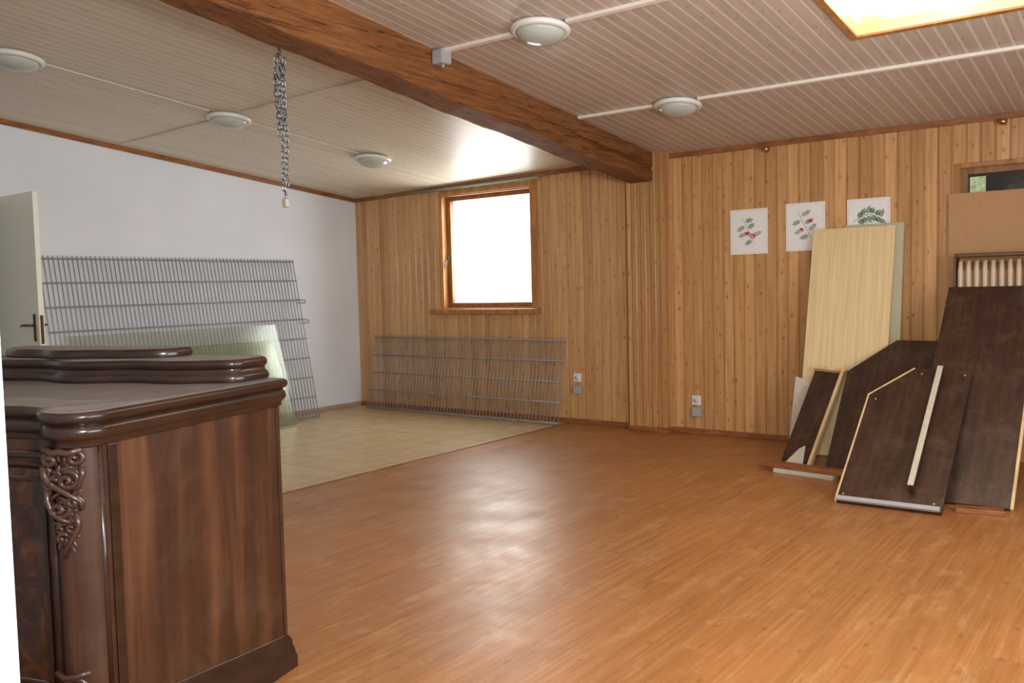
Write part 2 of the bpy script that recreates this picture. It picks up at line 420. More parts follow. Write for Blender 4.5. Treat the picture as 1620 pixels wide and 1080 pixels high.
struct(multibox('wall_right',[((XR,YF-0.2,0),(XR+0.2,-6.4,3.5)),((XR,-3.0,0),(XR+0.2,0.2,3.5)),((XR,-6.4,0),(XR+0.2,-3.0,0.9)),((XR,-6.4,2.3),(XR+0.2,-3.0,3.5))],M_WHITE))  # unseen wall, with a window gap made up to let in side light
SX0,SX1,SY0,SY1=6.56,7.62,-3.35,-2.12
V=[];Fc=[];fm=[]
xs=[-0.2,3.95,SX0,SX1,XR+0.2];ys=[YF-0.2,SY0,SY1,0.2]
for i in range(len(xs)-1):
    for j in range(len(ys)-1):
        if i==2 and j==1: continue
        q=[(xs[i],ys[j]),(xs[i],ys[j+1]),(xs[i+1],ys[j+1]),(xs[i+1],ys[j])]
        k=len(V);V+=[(x,y,ceilz(x,y)) for x,y in q]+[(x,y,ceilz(x,y)+0.12) for x,y in q]
        Fc+=[(k,k+1,k+2,k+3),(k+7,k+6,k+5,k+4)]+[(k+a,k+4+a,k+4+(a+1)%4,k+(a+1)%4) for a in range(4)]
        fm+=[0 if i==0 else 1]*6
struct(mesh('ceiling',V,Fc,[M_CEIL_L,M_CEIL_R],fm),'whitewashed tongue and groove board ceiling')

# skylight
sk=struct(empty('window_2',((SX0+SX1)/2,(SY0+SY1)/2,ceilz(7,(SY0+SY1)/2))),'roof skylight with stained milky panel and thin wood frame')
cx,cy,cz=sk.location
def sp(x,y,h): return (x,y,ceilz(x,y)+h)
VV=[];FF=[]
def slopebox(x0,x1,y0,y1,h0,h1):
    i=len(VV)
    for h in (h0,h1):
        VV.extend([sp(x0,y0,h),sp(x1,y0,h),sp(x1,y1,h),sp(x0,y1,h)])
    FF.extend([tuple(q+i for q in f) for f in [(0,3,2,1),(4,5,6,7),(0,1,5,4),(1,2,6,5),(2,3,7,6),(3,0,4,7)]])
def emit(name,mat):
    mesh(name,[(x-cx,y-cy,z-cz) for x,y,z in VV],list(FF),mat,parent=sk);VV.clear();FF.clear()
e=0.03;t=0.012;HH=0.06
slopebox(SX0+0.001,SX0+t,SY0,SY1,0.0,HH);slopebox(SX1-t,SX1-0.001,SY0,SY1,0.0,HH);slopebox(SX0+t,SX1-t,SY1-t,SY1-0.001,0.0,HH);slopebox(SX0+t,SX1-t,SY0+0.001,SY0+t,0.0,HH)
emit('shaft_lining',M_SHAFT)
slopebox(SX0-e,SX0+t,SY0-e,SY1+e,-0.012,-0.001);slopebox(SX1-t,SX1+e,SY0-e,SY1+e,-0.012,-0.001)
slopebox(SX0+t,SX1-t,SY1-t,SY1+e,-0.012,-0.001);slopebox(SX0+t,SX1-t,SY0-e,SY0+t,-0.012,-0.001)
emit('opening_trim',M_FRAME)
VV.extend([sp(SX0,SY0,HH),sp(SX1,SY0,HH),sp(SX1,SY1,HH),sp(SX0,SY1,HH)]);FF.append((0,3,2,1))
emit('milky_panel',M_MILK)

# trims
struct(mesh('trim_2',[(0.001,0,ceilz(0,0)-0.045),(0.022,0,ceilz(0,0)-0.045),(0.022,0,ceilz(0,0)),(0.001,0,ceilz(0,0)),
      (0.001,YF,ceilz(0,YF)-0.045),(0.022,YF,ceilz(0,YF)-0.045),(0.022,YF,ceilz(0,YF)),(0.001,YF,ceilz(0,YF))],
      [(0,1,2,3),(7,6,5,4),(0,4,5,1),(1,5,6,2),(3,2,6,7),(0,3,7,4)],M_TRIM),'brown wooden ceiling trim')
def bt(name,x0,x1):
    z0=ceilz(x0,0);z1=ceilz(x1,0)
    V=[(x0,-0.02,z0-0.045),(x1,-0.02,z1-0.045),(x1,-0.001,z1-0.045),(x0,-0.001,z0-0.045),(x0,-0.02,z0+0.002),(x1,-0.02,z1+0.002),(x1,-0.001,z1),(x0,-0.001,z0)]
    return struct(mesh(name,V,[(0,3,2,1),(4,5,6,7),(0,1,5,4),(1,2,6,5),(2,3,7,6),(3,0,4,7)],M_TRIM),'brown wooden ceiling trim')
bt('trim_3',0.02,PX0);bt('trim_4',PX1,XR)
struct(box('baseboard_back',(0.02,-0.02,0),(PX0,-0.001,0.05),M_TRIM,bevel=0.004),'narrow brown wooden baseboard')
struct(box('baseboard_back',(PX1,-0.02,0),(XR,-0.001,0.05),M_TRIM,bevel=0.004),'narrow brown wooden baseboard')
struct(multibox('baseboard_pillar',[((PX0-0.015,PY-0.018,0),(PX1+0.018,PY-0.001,0.05)),((PX1+0.001,PY,0),(PX1+0.018,-0.02,0.05))],M_TRIM,bevel=0.004),'narrow brown wooden baseboard')
struct(box('baseboard_left',(0.001,DY1+0.06,0),(0.015,-0.02,0.05),plain('grey_skirting',srgb(176,150,130)),bevel=0.003),'low pale skirting strip')

# window 1
w=struct(empty('window_1',((W0+W1)/2,0,WZ0)),'wooden framed window with blown out daylight')
ox=(W0+W1)/2;oz=WZ0
def wbx(lst): return [((a[0]-ox,a[1],a[2]-oz),(b[0]-ox,b[1],b[2]-oz)) for a,b in lst]
multibox('casing',wbx([((W0-0.02,-0.012,WZ0-0.01),(W0,0,WZ1+0.03)),((W1,-0.018,WZ0-0.01),(W1+0.08,0,WZ1+0.05)),((W0,-0.018,WZ1),(W1,0,WZ1+0.05))]),M_FRAME,parent=w,bevel=0.004)
multibox('reveal',wbx([((W0,0,WZ0),(W0+0.015,0.2,WZ1)),((W1-0.012,0,WZ0),(W1,0.2,WZ1)),((W0+0.015,0,WZ1-0.012),(W1-0.012,0.2,WZ1)),((W0+0.015,0,WZ0),(W1-0.012,0.2,WZ0+0.012))]),M_FRAME,parent=w)
G0,G1,GZ0,GZ1=1.475,2.59,1.255,2.41
multibox('sash',wbx([((W0+0.016,0.08,WZ0+0.013),(G0,0.13,WZ1-0.013)),((G1,0.08,WZ0+0.013),(W1-0.013,0.13,WZ1-0.013)),((G0,0.08,GZ1),(G1,0.13,WZ1-0.013)),((G0,0.08,WZ0+0.013),(G1,0.13,GZ0))]),M_DFRAME,parent=w,bevel=0.006)
multibox('glass',wbx([((G0,0.10,GZ0),(G1,0.105,GZ1))]),M_CLEAR,parent=w)
multibox('sill',wbx([((1.27,-0.075,WZ0-0.06),(2.76,0.07,WZ0-0.002))]),M_FRAME,parent=w,bevel=0.006)
lt=empty('latch',(W0+0.035-ox,0.07,0.55));lt.parent=w
box('latch_plate',(-0.012,-0.006,-0.05),(0.012,0.008,0.05),M_CHROME,parent=lt,bevel=0.002)
tube('latch_lever',[(0,-0.006,0),(0,-0.03,0),(0,-0.035,-0.03),(0,-0.035,-0.09)],0.006,M_CHROME,parent=lt)
box('hinge',(G1+0.02-ox,0.066,0.35),(G1+0.034-ox,0.079,0.42),M_CHROME,parent=w,bevel=0.002)
box('hinge',(G1+0.02-ox,0.066,0.85),(G1+0.034-ox,0.079,0.92),M_CHROME,parent=w,bevel=0.002)
# window 3 high, dark
w3=struct(empty('window_3',(HX0,0,HZ0)),'small high window with dark glass')
def hb(l): return [((a[0]-HX0,a[1],a[2]-HZ0),(b[0]-HX0,b[1],b[2]-HZ0)) for a,b in l]
multibox('casing',hb([((HX0-0.035,-0.02,HZ0-0.03),(HX0,0,HZ1+0.035)),((HX1,-0.02,HZ0-0.03),(HX1+0.03,0,HZ1+0.035)),((HX0,-0.02,HZ1),(HX1,0,HZ1+0.035))]),M_FRAME,parent=w3,bevel=0.003)
multibox('sash',hb([((HX0,0.02,HZ0),(HX0+0.05,0.06,HZ1)),((HX1-0.05,0.02,HZ0),(HX1,0.06,HZ1)),((HX0+0.05,0.02,HZ1-0.05),(HX1-0.05,0.06,HZ1)),((HX0+0.05,0.02,HZ0),(HX1-0.05,0.06,HZ0+0.04))]),M_DFRAME,parent=w3,bevel=0.003)
multibox('glass',hb([((HX0+0.05,0.04,HZ0+0.04),(HX1-0.05,0.05,HZ1-0.05))]),M_DGLASS,parent=w3)
multibox('painted_glimpse',hb([((HX0+0.06,0.036,HZ0+0.05),(HX0+0.17,0.0395,HZ1-0.07))]),plain('painted_green_glimpse',srgb(190,214,170),0.3,var=0.4,scale=30),parent=w3)  # bright green view beyond the glass, put into an opaque plate's colour

# door 1
d=struct(empty('door_1',(0.03,DY1+0.01,0)),'pale painted interior door standing open')
box('leaf',(0,0,0.01),(0.85,0.04,2.26),M_DOOR,parent=d,bevel=0.003)
hd=empty('door_handle',(0.785,0,1.2));hd.parent=d
box('handle_plate',(-0.02,-0.008,-0.13),(0.02,0,0.09),M_BRONZE,parent=hd,bevel=0.003)
tube('handle_lever',[(0,-0.008,0),(0,-0.05,0),(-0.015,-0.058,0),(-0.06,-0.058,0.002),(-0.12,-0.056,-0.004)],[0.009,0.009,0.009,0.008,0.009],M_BRONZE,parent=hd)
tube('handle_lever',[(0,0.045,0),(0,0.09,0),(-0.015,0.098,0),(-0.12,0.098,0)],0.009,M_BRONZE,parent=hd)
box('lock_strip',(0.849,0.008,1.05),(0.853,0.032,1.28),M_BRONZE,parent=d)
struct(multibox('trim_5',[((-0.01,DY1,0),(0.02,DY1+0.008,DZ)),((-0.2,DY0-0.05,0),(0.015,DY0,DZ+0.05)),((-0.2,DY0,DZ),(0.015,DY1,DZ+0.05))],M_DOOR),'pale painted door frame')

# ------------------------------------------------------------------ beam
BT=0.27
def bx0(y): return 3.905-0.021*(y-PY)
prof=[(0.0,0.02),(0.012,0.0),(0.243,0.0),(0.255,0.014),(0.257,0.06),(0.257,0.10),(0.249,0.116),(0.247,0.122),(0.258,0.14),(0.257,0.2),(0.255,BT+0.02),(0.0,BT+0.02),(-0.002,0.14)]
V=[];Fc=[];n=140;P=len(prof)
for i in range(n+1):
    y=PY-0.002+(YF+0.12-PY)*i/n
    zb=ceilz(4.0,y)-BT
    w1=0.007*math.sin(i*0.29)+0.004*math.sin(i*0.9+1);w2=0.006*math.sin(i*0.21+2)
    cr=0.020*max(0,math.sin(i*0.083+0.6))
    for k,(a,b) in enumerate(prof):
        dx=random.uniform(-0.002,0.002)+(w1 if 2<=k<=10 else w2)
        if k in (6,7): dx-=cr
        dz=(random.uniform(-0.0015,0.0015)+0.006*math.sin(i*0.2)+0.003*math.sin(i*0.63+k)) if b<BT else 0
        if k in (6,7): dz+=0.018*math.sin(i*0.06)
        V.append((bx0(y)+a+dx*0.7,y,zb+b+dz))
for i in range(n):
    for k in range(P):
        k2=(k+1)%P;Fc.append((i*P+k,(i+1)*P+k,(i+1)*P+k2,i*P+k2))
Fc.append(tuple(range(P)));Fc.append(tuple(n*P+k for k in range(P))[::-1])
bm=mesh('ceiling_beam',V,Fc,M_BEAM)
bm['kind']='structure';bm['label']='rough brown timber ceiling beam'

# ------------------------------------------------------------------ lamps
SL=math.atan(0.1008)
def lamp(x,y,first=None):
    z=ceilz(x,y)
    e=empty('ceiling_lamp',(x,y,z-0.002),(-SL,0,0))
    thing(e,'round white ceiling lamp with frosted glass dish','lamp','round ceiling lamps')
    if first is None:
        a=lathe('lamp_rim',[(0.12,0.0),(0.175,-0.008),(0.182,-0.022),(0.176,-0.036),(0.158,-0.044),(0.150,-0.040)],M_WPLAST,parent=e)
        b=lathe('glass_shade',[(0.151,-0.038),(0.140,-0.058),(0.115,-0.078),(0.08,-0.092),(0.04,-0.099),(0.001,-0.101)],M_FOG,parent=e)
        return e,[a,b]
    for s in first[1]:
        c=s.copy();COL.objects.link(c);c.parent=e
    return e,first[1]
L0=lamp(5.05,-3.22)
for x,y in [(5.07,-1.44),(1.765,-3.05),(1.775,-1.41),(1.765,-4.74)]: lamp(x,y,L0)

def strip(name,x0,x1,y0,y1,th,mat,label,cat='cable duct',group=None):
    V=[]
    for h in (-th,-0.001):
        V+=[(x,y,ceilz(x,y)+h) for x,y in ((x0,y0),(x1,y0),(x1,y1),(x0,y1))]
    c=Vector(((x0+x1)/2,(y0+y1)/2,ceilz((x0+x1)/2,(y0+y1)/2)))
    o=mesh(name,[Vector(v)-c for v in V],[(0,3,2,1),(4,5,6,7),(0,1,5,4),(1,2,6,5),(2,3,7,6),(3,0,4,7)],mat,loc=c,bevel=0.002)
    return thing(o,label,cat,group)
dl='cream plastic cable duct running along the ceiling'
strip('cable_duct',4.25,4.86,-3.245,-3.205,0.022,M_DUCT,dl,group='ceiling cable ducts')
strip('cable_duct',5.24,XR,-3.245,-3.205,0.022,M_DUCT,dl,group='ceiling cable ducts')
strip('cable_duct',4.21,4.885,-1.50,-1.465,0.022,M_DUCT,dl,group='ceiling cable ducts')
strip('cable_duct',5.255,XR,-1.50,-1.465,0.022,M_DUCT,dl,group='ceiling cable ducts')
bl='flat beige batten covering cable on the ceiling'
for y0,y1 in ((-2.86,-1.6),(-4.55,-3.25),(YF+0.12,-4.93)): strip('ceiling_batten',1.745,1.785,y0,y1,0.012,M_DUCTL,bl,'batten','ceiling battens')
for x0,x1,y in ((0.1,1.57,-3.05),(1.96,3.94,-3.07),(0.1,1.57,-4.74)): strip('ceiling_batten',x0,x1,y-0.02,y+0.02,0.012,M_DUCTL,bl,'batten','ceiling battens')
jb=empty('junction_box',(4.29,-3.235,ceilz(4.3,-3.235)-0.10));thing(jb,'small grey electrical junction box beside the beam','junction box')
box('box_body',(-0.055,-0.045,0),(0.03,0.045,0.09),M_GPLAST,parent=jb,bevel=0.006)
box('box_lid',(0.03,-0.04,0.005),(0.038,0.04,0.085),M_GPLAST,parent=jb,bevel=0.003)
tube('cable_gland',[(0,0,-0.02),(0,0,0.0)],0.01,M_GPLAST,parent=jb)

cr=empty('curtain_rail',(1.95,-0.06,2.535));thing(cr,'thin pale green curtain rod above the window','curtain rod')
tube('rod',[(-0.93,0,0.0),(0.85,0,0.015)],0.011,M_TEAL,parent=cr)
for x in (-0.7,0.75): tube('rod_bracket',[(x,0,0.003),(x,0.03,0.012),(x,0.043,0.012)],0.006,M_TEAL,parent=cr)

for x,z in ((5.23,2.565),(7.05,2.565)):
    s=empty('brass_spotlight',(x,-0.02,z));thing(s,'small brass spotlight fitting under the ceiling trim','spotlight','brass wall spotlights')
    tube('mount',[(0,0,0.0),(0,-0.03,0.0)],[0.022,0.016],M_GOLD,parent=s,seg=16)
    tube('spot_head',[(-0.03,-0.05,0.005),(-0.01,-0.055,0),(0.03,-0.06,-0.008)],[0.012,0.02,0.027],M_GOLD,parent=s,seg=16)

def outlet(x,z,label):
    o=empty('wall_outlet',(x,0.001,z));thing(o,label,'outlet','wall outlets')
    box('cover_plate',(-0.045,-0.022,-0.045),(0.045,0,0.045),M_WPLAST,parent=o,bevel=0.006)
    tube('socket',[(0,-0.0225,0),(0,-0.0265,0)],[0.026,0.026],M_PAPERB,parent=o,seg=20)
    for sx in (-0.009,0.009): tube('pin_hole',[(sx,-0.0267,0),(sx,-0.0272,0)],0.003,M_RADCAP,parent=o)
def gbox(x,z):
    o=empty('surface_box',(x,0.001,z));thing(o,'small grey surface mounted switch box below an outlet','switch box','grey surface boxes')
    box('box_body',(-0.045,-0.04,-0.045),(0.045,0,0.045),M_GPLAST,parent=o,bevel=0.006)
    box('hinged_lid',(-0.038,-0.05,-0.038),(0.038,-0.04,0.038),M_GPLAST,parent=o,bevel=0.004)
outlet(3.21,0.475,'white wall socket on pine panelling');gbox(3.215,0.35)
outlet(4.53,0.315,'white wall socket on pine panelling beside the pillar');gbox(4.535,0.205)

# ------------------------------------------------------------------ posters
def poster(xc,zc,w_,h_,seed,red,label,leafmat):
    rn=random.Random(seed)
    e=empty('botanical_poster',(xc,0.0,zc));thing(e,label,'poster','botanical posters')
    box('paper',(-w_/2,-0.006,-h_/2),(w_/2,0.001,h_/2),M_PAPER,parent=e)
    q=w_/2-0.012;r=h_/2-0.012
    multibox('printed_border',[((-q,-0.0075,-r),(q,-0.0062,-r+0.003)),((-q,-0.0075,r-0.003),(q,-0.0062,r)),((-q,-0.0075,-r),(-q+0.003,-0.0062,r)),((q-0.003,-0.0075,-r),(q,-0.0062,r))],M_PAPERB,parent=e)
    V=[];F=[];fm=[]
    def leaf(x,z,a,L,wd,y=-0.0085):
        i=len(V);ca,sa=math.cos(a),math.sin(a)
        for s,t_ in ((0,0),(0.25,0.8),(0.55,1),(0.85,0.5),(1,0),(0.85,-0.5),(0.55,-1),(0.25,-0.8)):
            px=s*L;pz=t_*wd;V.append((x+px*ca-pz*sa,y,z+px*sa+pz*ca))
        F.append(tuple(range(i,i+8)));fm.append(0)
    def line(x0,z0,x1,z1,wd,mi,y=-0.008):
        i=len(V);dx,dz=x1-x0,z1-z0;L=math.hypot(dx,dz) or 1;nx,nz=-dz/L*wd,dx/L*wd
        V.extend([(x0-nx,y,z0-nz),(x1-nx,y,z1-nz),(x1+nx,y,z1+nz),(x0+nx,y,z0+nz)]);F.append((i,i+1,i+2,i+3));fm.append(mi)
    def berry(x,z,r_,y=-0.0095):
        i=len(V)
        for k in range(10): V.append((x+r_*math.cos(k*math.pi/5),y,z+r_*math.sin(k*math.pi/5)))
        F.append(tuple(range(i,i+10)));fm.append(2)
    if red==0:
        pts=[(-0.12+0.035*k,0.02+0.05*math.sin(k*0.45)+rn.uniform(-.006,.006)) for k in range(8)];ang=(1.1,-1.0)
    else:
        pts=[(-0.06+0.016*k+rn.uniform(-.004,.004),0.12-0.032*k) for k in range(8)];ang=(0.45,math.pi+0.35)
    for a,b in zip(pts[:-1],pts[1:]): line(a[0],a[1],b[0],b[1],0.0014,1)
    for j,(x,z) in enumerate(pts[1:-1]):
        for s_,a0 in enumerate(ang):
            if red and (j+s_)%2: continue
            a=a0+rn.uniform(-0.25,0.25)
            L=rn.uniform(0.06,0.085) if red else rn.uniform(0.04,0.06)
            x1,z1=x+math.cos(a)*L,z+math.sin(a)*L
            line(x,z,x1,z1,0.0009,1)
            for s in (0.3,0.5,0.7,0.9):
                for ss in (-1,1):
                    leaf(x+(x1-x)*s,z+(z1-z)*s,a+ss*0.95,0.024,0.0042)
            leaf(x1,z1,a,0.026,0.005)
    if red:
        for (cx_,cz_,R_) in red:
            for k in range(18):
                a=rn.uniform(0,6.28);rr=R_*math.sqrt(rn.random());berry(cx_+rr*math.cos(a),cz_+rr*math.sin(a)*0.7,0.0055,-0.0095-0.00005*k)
    mesh('plant_print',V,F,[leafmat,M_TWIG,M_RED],fm,parent=e)
poster(5.05,1.86,0.345,0.40,1,[(0.03,-0.04,0.034),(-0.01,-0.015,0.02)],'white botanical poster of rowan leaves and red berries',M_LEAF)
poster(5.555,1.874,0.335,0.41,2,[(-0.03,-0.02,0.014),(0.045,0.05,0.020)],'white botanical poster of green leaves with few red berries',M_LEAF)
poster(6.075,1.87,0.34,0.41,3,0,'white botanical poster of green sprig behind a board',M_LEAF2)

# ------------------------------------------------------------------ radiator and fibreboard
fb=box('fibreboard_sheet',(-0.6,-0.012,0),(0.6,0,2.055),M_FIBRE,loc=(7.285,-0.03,0));thing(fb,'plain brown fibreboard sheet standing against the wall','board')
r=empty('radiator',(7.45,-0.20,0.42));thing(r,'beige ribbed radiator with brown top cap','radiator')
R0,R1=-0.67,0.67
box('top_cap',(R0-0.01,-0.085,1.135),(R1,0.085,1.165),M_RADCAP,parent=r,bevel=0.008)
box('side_cap',(R0-0.015,-0.08,0.0),(R0,0.08,1.135),M_RADCAP,parent=r,bevel=0.004)
x=R0+0.03
while x<R1-0.02:
    V,F=join([tubegeo([(x,-0.06,0.04),(x,-0.065,0.10),(x,-0.065,1.04),(x,-0.06,1.10)],[0.014,0.02,0.02,0.014],8),
              tubegeo([(x,0.05,0.04),(x,0.055,0.10),(x,0.055,1.04),(x,0.05,1.10)],[0.014,0.02,0.02,0.014],8),
              boxgeo((x-0.010,-0.06,0.03),(x+0.010,0.055,0.10)),boxgeo((x-0.010,-0.06,1.04),(x+0.010,0.055,1.11))])
    mesh('radiator_column',V,F,M_RAD,parent=r,smooth=True);x+=0.055
for xx in (-0.5,0.5): box('wall_bracket',(xx-0.02,0.06,0.2),(xx+0.02,0.158,0.24),M_RADCAP,parent=r)
for xx in (-0.6,0.6): box('radiator_foot',(xx-0.02,-0.03,-0.42),(xx+0.02,0.03,0.05),M_RADCAP,parent=r)

# ------------------------------------------------------------------ leaning boards
def board(name,outline,th,base,lean,facemat,edgemat,label,rz=0.0,ry=0.0):
    n=len(outline)
    V=[(x,0,h) for x,h in outline]+[(x,th,h) for x,h in outline]
    F=[tuple(range(n)),tuple(range(2*n-1,n-1,-1))];fm=[0,0]
    for i in range(n):
        j=(i+1)%n;F.append((i,n+i,n+j,j));fm.append(1)
    o=mesh(name,V,F,[facemat,edgemat],fm,bevel=0.0015)
    M=Matrix.Translation(Vector(base)+Vector((0,0,th*math.sin(lean)+0.001)))@Matrix.Rotation(rz,4,'Z')@Matrix.Rotation(-lean,4,'X')@Matrix.Rotation(ry,4,'Y')
    o.matrix_world=M
    if label: thing(o,label,'board')
    return o
board('grey_board',[(0,0),(0.46,0),(0.46,1.875),(0,1.875)],0.018,(5.90,-0.29,0),math.atan(0.25/1.85),M_GREYB,M_GREYB,'grey beige chipboard panel leaning behind the pale pine board')
board('pine_board',[(0,0),(0.655,0),(0.655,1.885),(0,1.885)],0.022,(5.652,-0.53,0),math.atan(0.44/1.83),M_PINE,M_PALE,'pale pine patterned laminate board leaning on the wall')
board('short_pale_board',[(0,0),(0.13,0),(0.15,0.60),(0.02,0.64)],0.015,(5.60,-0.60,0),math.radians(13),M_RAW,M_PALE,'short narrow pale board leaning behind the dark pieces')
board('dark_board',[(0,0),(0.76,0),(0.76,1.195),(0.32,1.195),(0,0.886)],0.022,(6.06,-1.12,0),math.radians(40),M_DARK,M_DARK,'large dark brown board with one cut corner')
sd=board('dark_shelf_side',[(0,0),(0.24,0),(0.24,0.90),(0,0.90)],0.02,(5.70,-1.05,0),math.radians(42),M_DARK,M_PALE,'small dark board with pale raw wood edge strip',ry=math.radians(5))
box('pale_edge_strip',(0.215,-0.035,0.0),(0.24,-0.0005,0.90),M_PALE,parent=sd,bevel=0.002)
box('top_edge_strip',(-0.01,-0.03,0.902),(0.25,0.02,0.93),M_PALE,parent=sd,bevel=0.002)
tb=board('tall_dark_board',[(0,0),(0.585,0),(0.585,1.886),(0,1.886)],0.025,(6.75,-1.71,0),math.radians(45.7),M_DARK,M_DARK,'tall dark brown board leaning on the radiator')
box('pale_edge_strip',(0.5855,0.0,0.0),(0.603,0.025,1.886),M_PALE,parent=tb,bevel=0.002)
fbd=board('ribbed_dark_board',[(0,0),(0.61,0),(0.61,1.254),(0.25,1.254),(0,0.97)],0.024,(6.41,-2.02,0),math.radians(52.9),M_DARK,M_DARK,'dark brown board with cut corner, pale edges and upright rib')
box('pale_edge_strip',(-0.012,-0.002,0.0),(-0.0003,0.026,0.97),M_PALE,parent=fbd,bevel=0.002)
# strip along the straight angled cut, from (0,0.97) to (0.25,1.254)
A=Vector((0,0.97));B=Vector((0.25,1.254));dv=(B-A).normalized();nv=Vector((-dv.y,dv.x))
q=[A+nv*0.0005-dv*0.008,B+nv*0.0005,B+nv*0.012,A+nv*0.012-dv*0.008]
V=[(p.x,-0.002,p.y) for p in q]+[(p.x,0.026,p.y) for p in q]
mesh('cut_edge_strip',V,[(0,1,2,3),(7,6,5,4),(0,4,5,1),(1,5,6,2),(2,6,7,3),(3,7,4,0)],M_PALE,parent=fbd)
box('upright_rib',(0.415,-0.075,0.12),(0.44,-0.0005,1.20),M_DARK,parent=fbd,bevel=0.002)
box('rib_pale_edge',(0.41,-0.085,0.12),(0.445,-0.0755,1.20),M_RAW,parent=fbd,bevel=0.002)
box('bottom_batten',(0.0,-0.02,0.0),(0.60,-0.0005,0.03),M_GPLAST,parent=fbd,bevel=0.002)
for (sx,sz) in ((0.03,0.06),(0.56,0.06),(0.05,0.93),(0.57,1.2),(0.3,1.2)): tube('screw_head',[(sx,-0.0005,sz),(sx,-0.003,sz)],0.006,M_RAW,parent=fbd,seg=10)
p=box('brown_plank',(-0.37,-0.05,0),(0.37,0.05,0.035),M_TRIM,bevel=0.006,loc=(6.0,-1.285,0.0315),rot=(0,0,math.radians(-8)));thing(p,'reddish brown plank lying on a white batten','plank')
p=box('white_batten',(-0.23,-0.04,0),(0.23,0.04,0.03),M_RAW,bevel=0.003,loc=(5.98,-1.32,0.0005),rot=(0,0,math.radians(-9)));thing(p,'short whitish batten on the floor under a plank','batten')
p=box('wooden_offcut',(-0.13,-0.05,0),(0.13,0.05,0.03),M_TRIM,bevel=0.004,loc=(7.19,-1.82,0.0005),rot=(0,0,math.radians(10)));thing(p,'small reddish brown wood offcut on the floor','offcut')
V=[(0,0,0),(0.16,0,0),(0.14,0,0.20),(0.10,0,0.17),(0,0.012,0),(0.16,0.012,0),(0.14,0.012,0.20),(0.10,0.012,0.17)]
p=mesh('whitish_wedge',V,[(0,1,2,3),(7,6,5,4),(0,4,5,1),(1,5,6,2),(2,6,7,3),(3,7,4,0)],M_RAW,loc=(5.74,-1.14,0.012),rot=(-math.radians(42),0,0));thing(p,'small whitish broken wedge of board resting on dark board','offcut')

# ------------------------------------------------------------------ wire mesh panels
def fence(name,W,H,nv,nh,base,rot,label,vr=0.0050):
    e=empty(name,base,rot);thing(e,label,'fence panel','galvanised fence mats')
    v,f=tubegeo([(0,0,0),(0,0,H+0.012)],vr,6)
    me=None
    for i in range(nv):
        x=0.004+(W-0.008)*i/(nv-1)
        if me is None:
            o=mesh('vertical_wire',v,f,M_WIRE,parent=e,smooth=True);me=o.data;o.location=(x,0,0)
        else:
            o=bpy.data.objects.new('vertical_wire',me);COL.objects.link(o);o.parent=e;o.location=(x,0,0)
    m2=None
    for j in range(nh):
        z=0.015+(H-0.03)*j/(nh-1)
        if m2 is None:
            V,F=join([tubegeo([(0,-0.009,0),(W,-0.009,0)],0.0058,6),tubegeo([(0,0.009,0),(W,0.009,0)],0.0058,6)])
            o=mesh('double_crossbar',V,F,M_WIRE,parent=e,smooth=True);m2=o.data;o.location=(0,0,z)
        else:
            o=bpy.data.objects.new('double_crossbar',m2);COL.objects.link(o);o.parent=e;o.location=(0,0,z)
    return e
a1=math.atan(0.36/1.79)
f1=fence('wire_mesh_panel',2.84,1.815,66,9,(0.39,-3.86,0.004),(0,0,0),'tall galvanised double rod fence mat leaning on the white wall')
f1.rotation_mode='QUATERNION'
f1.rotation_quaternion=(Matrix.Rotation(math.radians(90),4,'Z')@Matrix.Rotation(-a1,4,'X')).to_quaternion()
for z in (1.36,1.13): 
    V,F=tubegeo([(2.80,-0.012,z),(2.90,-0.014,z-0.01),(2.915,-0.014,z-0.03),(2.90,-0.014,z-0.045),(2.80,-0.012,z-0.04)],0.007,8)
    mesh('clip_hook',V,F,M_WIRE,parent=f1,smooth=True)
f2=fence('wire_mesh_panel',2.77,0.885,60,5,(0.33,-0.225,0.004),(-math.atan(0.185/0.88),0,0),'low galvanised double rod fence mat leaning on pine panelling')

def sheet(name,x0,Y0,W,H,lean,mat,label):
    o=box(name,(0,0,0),(W,0.006,H),mat);o.rotation_mode='QUATERNION'
    o.location=(x0,Y0,0.004);o.rotation_quaternion=(Matrix.Rotation(math.radians(90),4,'Z')@Matrix.Rotation(-lean,4,'X')).to_quaternion()
    return thing(o,label,'glass sheet')
sheet('glass_sheet',0.58,-3.74,2.27,1.12,math.atan(0.34/1.08),M_GLASS1,'large dusty greenish glass sheet leaning on the fence mat')
sheet('glass_sheet',0.72,-2.9,1.30,0.97,math.atan(0.36/0.90),M_GLASS2,'smaller olive tinted glass pane leaning in front')

# ------------------------------------------------------------------ chain
ch=empty('steel_chain',(3.975,-4.30,1.90));thing(ch,'looped bundle of zinc plated steel chain hanging from beam','chain')
pts=[]
Lk,Wk=0.0105,0.0090
for k in range(16):
    a=2*math.pi*k/16
    pts.append((Wk*math.cos(a),0,Lk*(1 if math.sin(a)>0 else -1)*(1 if abs(math.sin(a))>1e-6 else 0)+Wk*math.sin(a)))
v,f=tubegeo(pts,0.0033,6,closed=True)
lm=mesh('chain_link',v,f,M_CHROME,parent=ch,smooth=True);first=True
rn=random.Random(3)
def strand(x,y,z0,z1,ph,wob):
    global first
    z=z0;k=0
    while z>z1:
        if first: o=lm;first=False
        else:
            o=bpy.data.objects.new('chain_link',lm.data);COL.objects.link(o);o.parent=ch
        o.location=(x+math.sin(k*0.5+ph)*wob,y+math.cos(k*0.37+ph)*wob,z)
        o.rotation_euler=(rn.uniform(-.2,.2),rn.uniform(-.2,.2),(k%2)*math.pi/2+0.6)
        z-=0.0315;k+=1
strand(0.0,0,0.87,0.10,0,0.002)
strand(0.022,0.012,0.83,0.13,1,0.003)
strand(-0.022,-0.010,0.84,0.44,2,0.005)
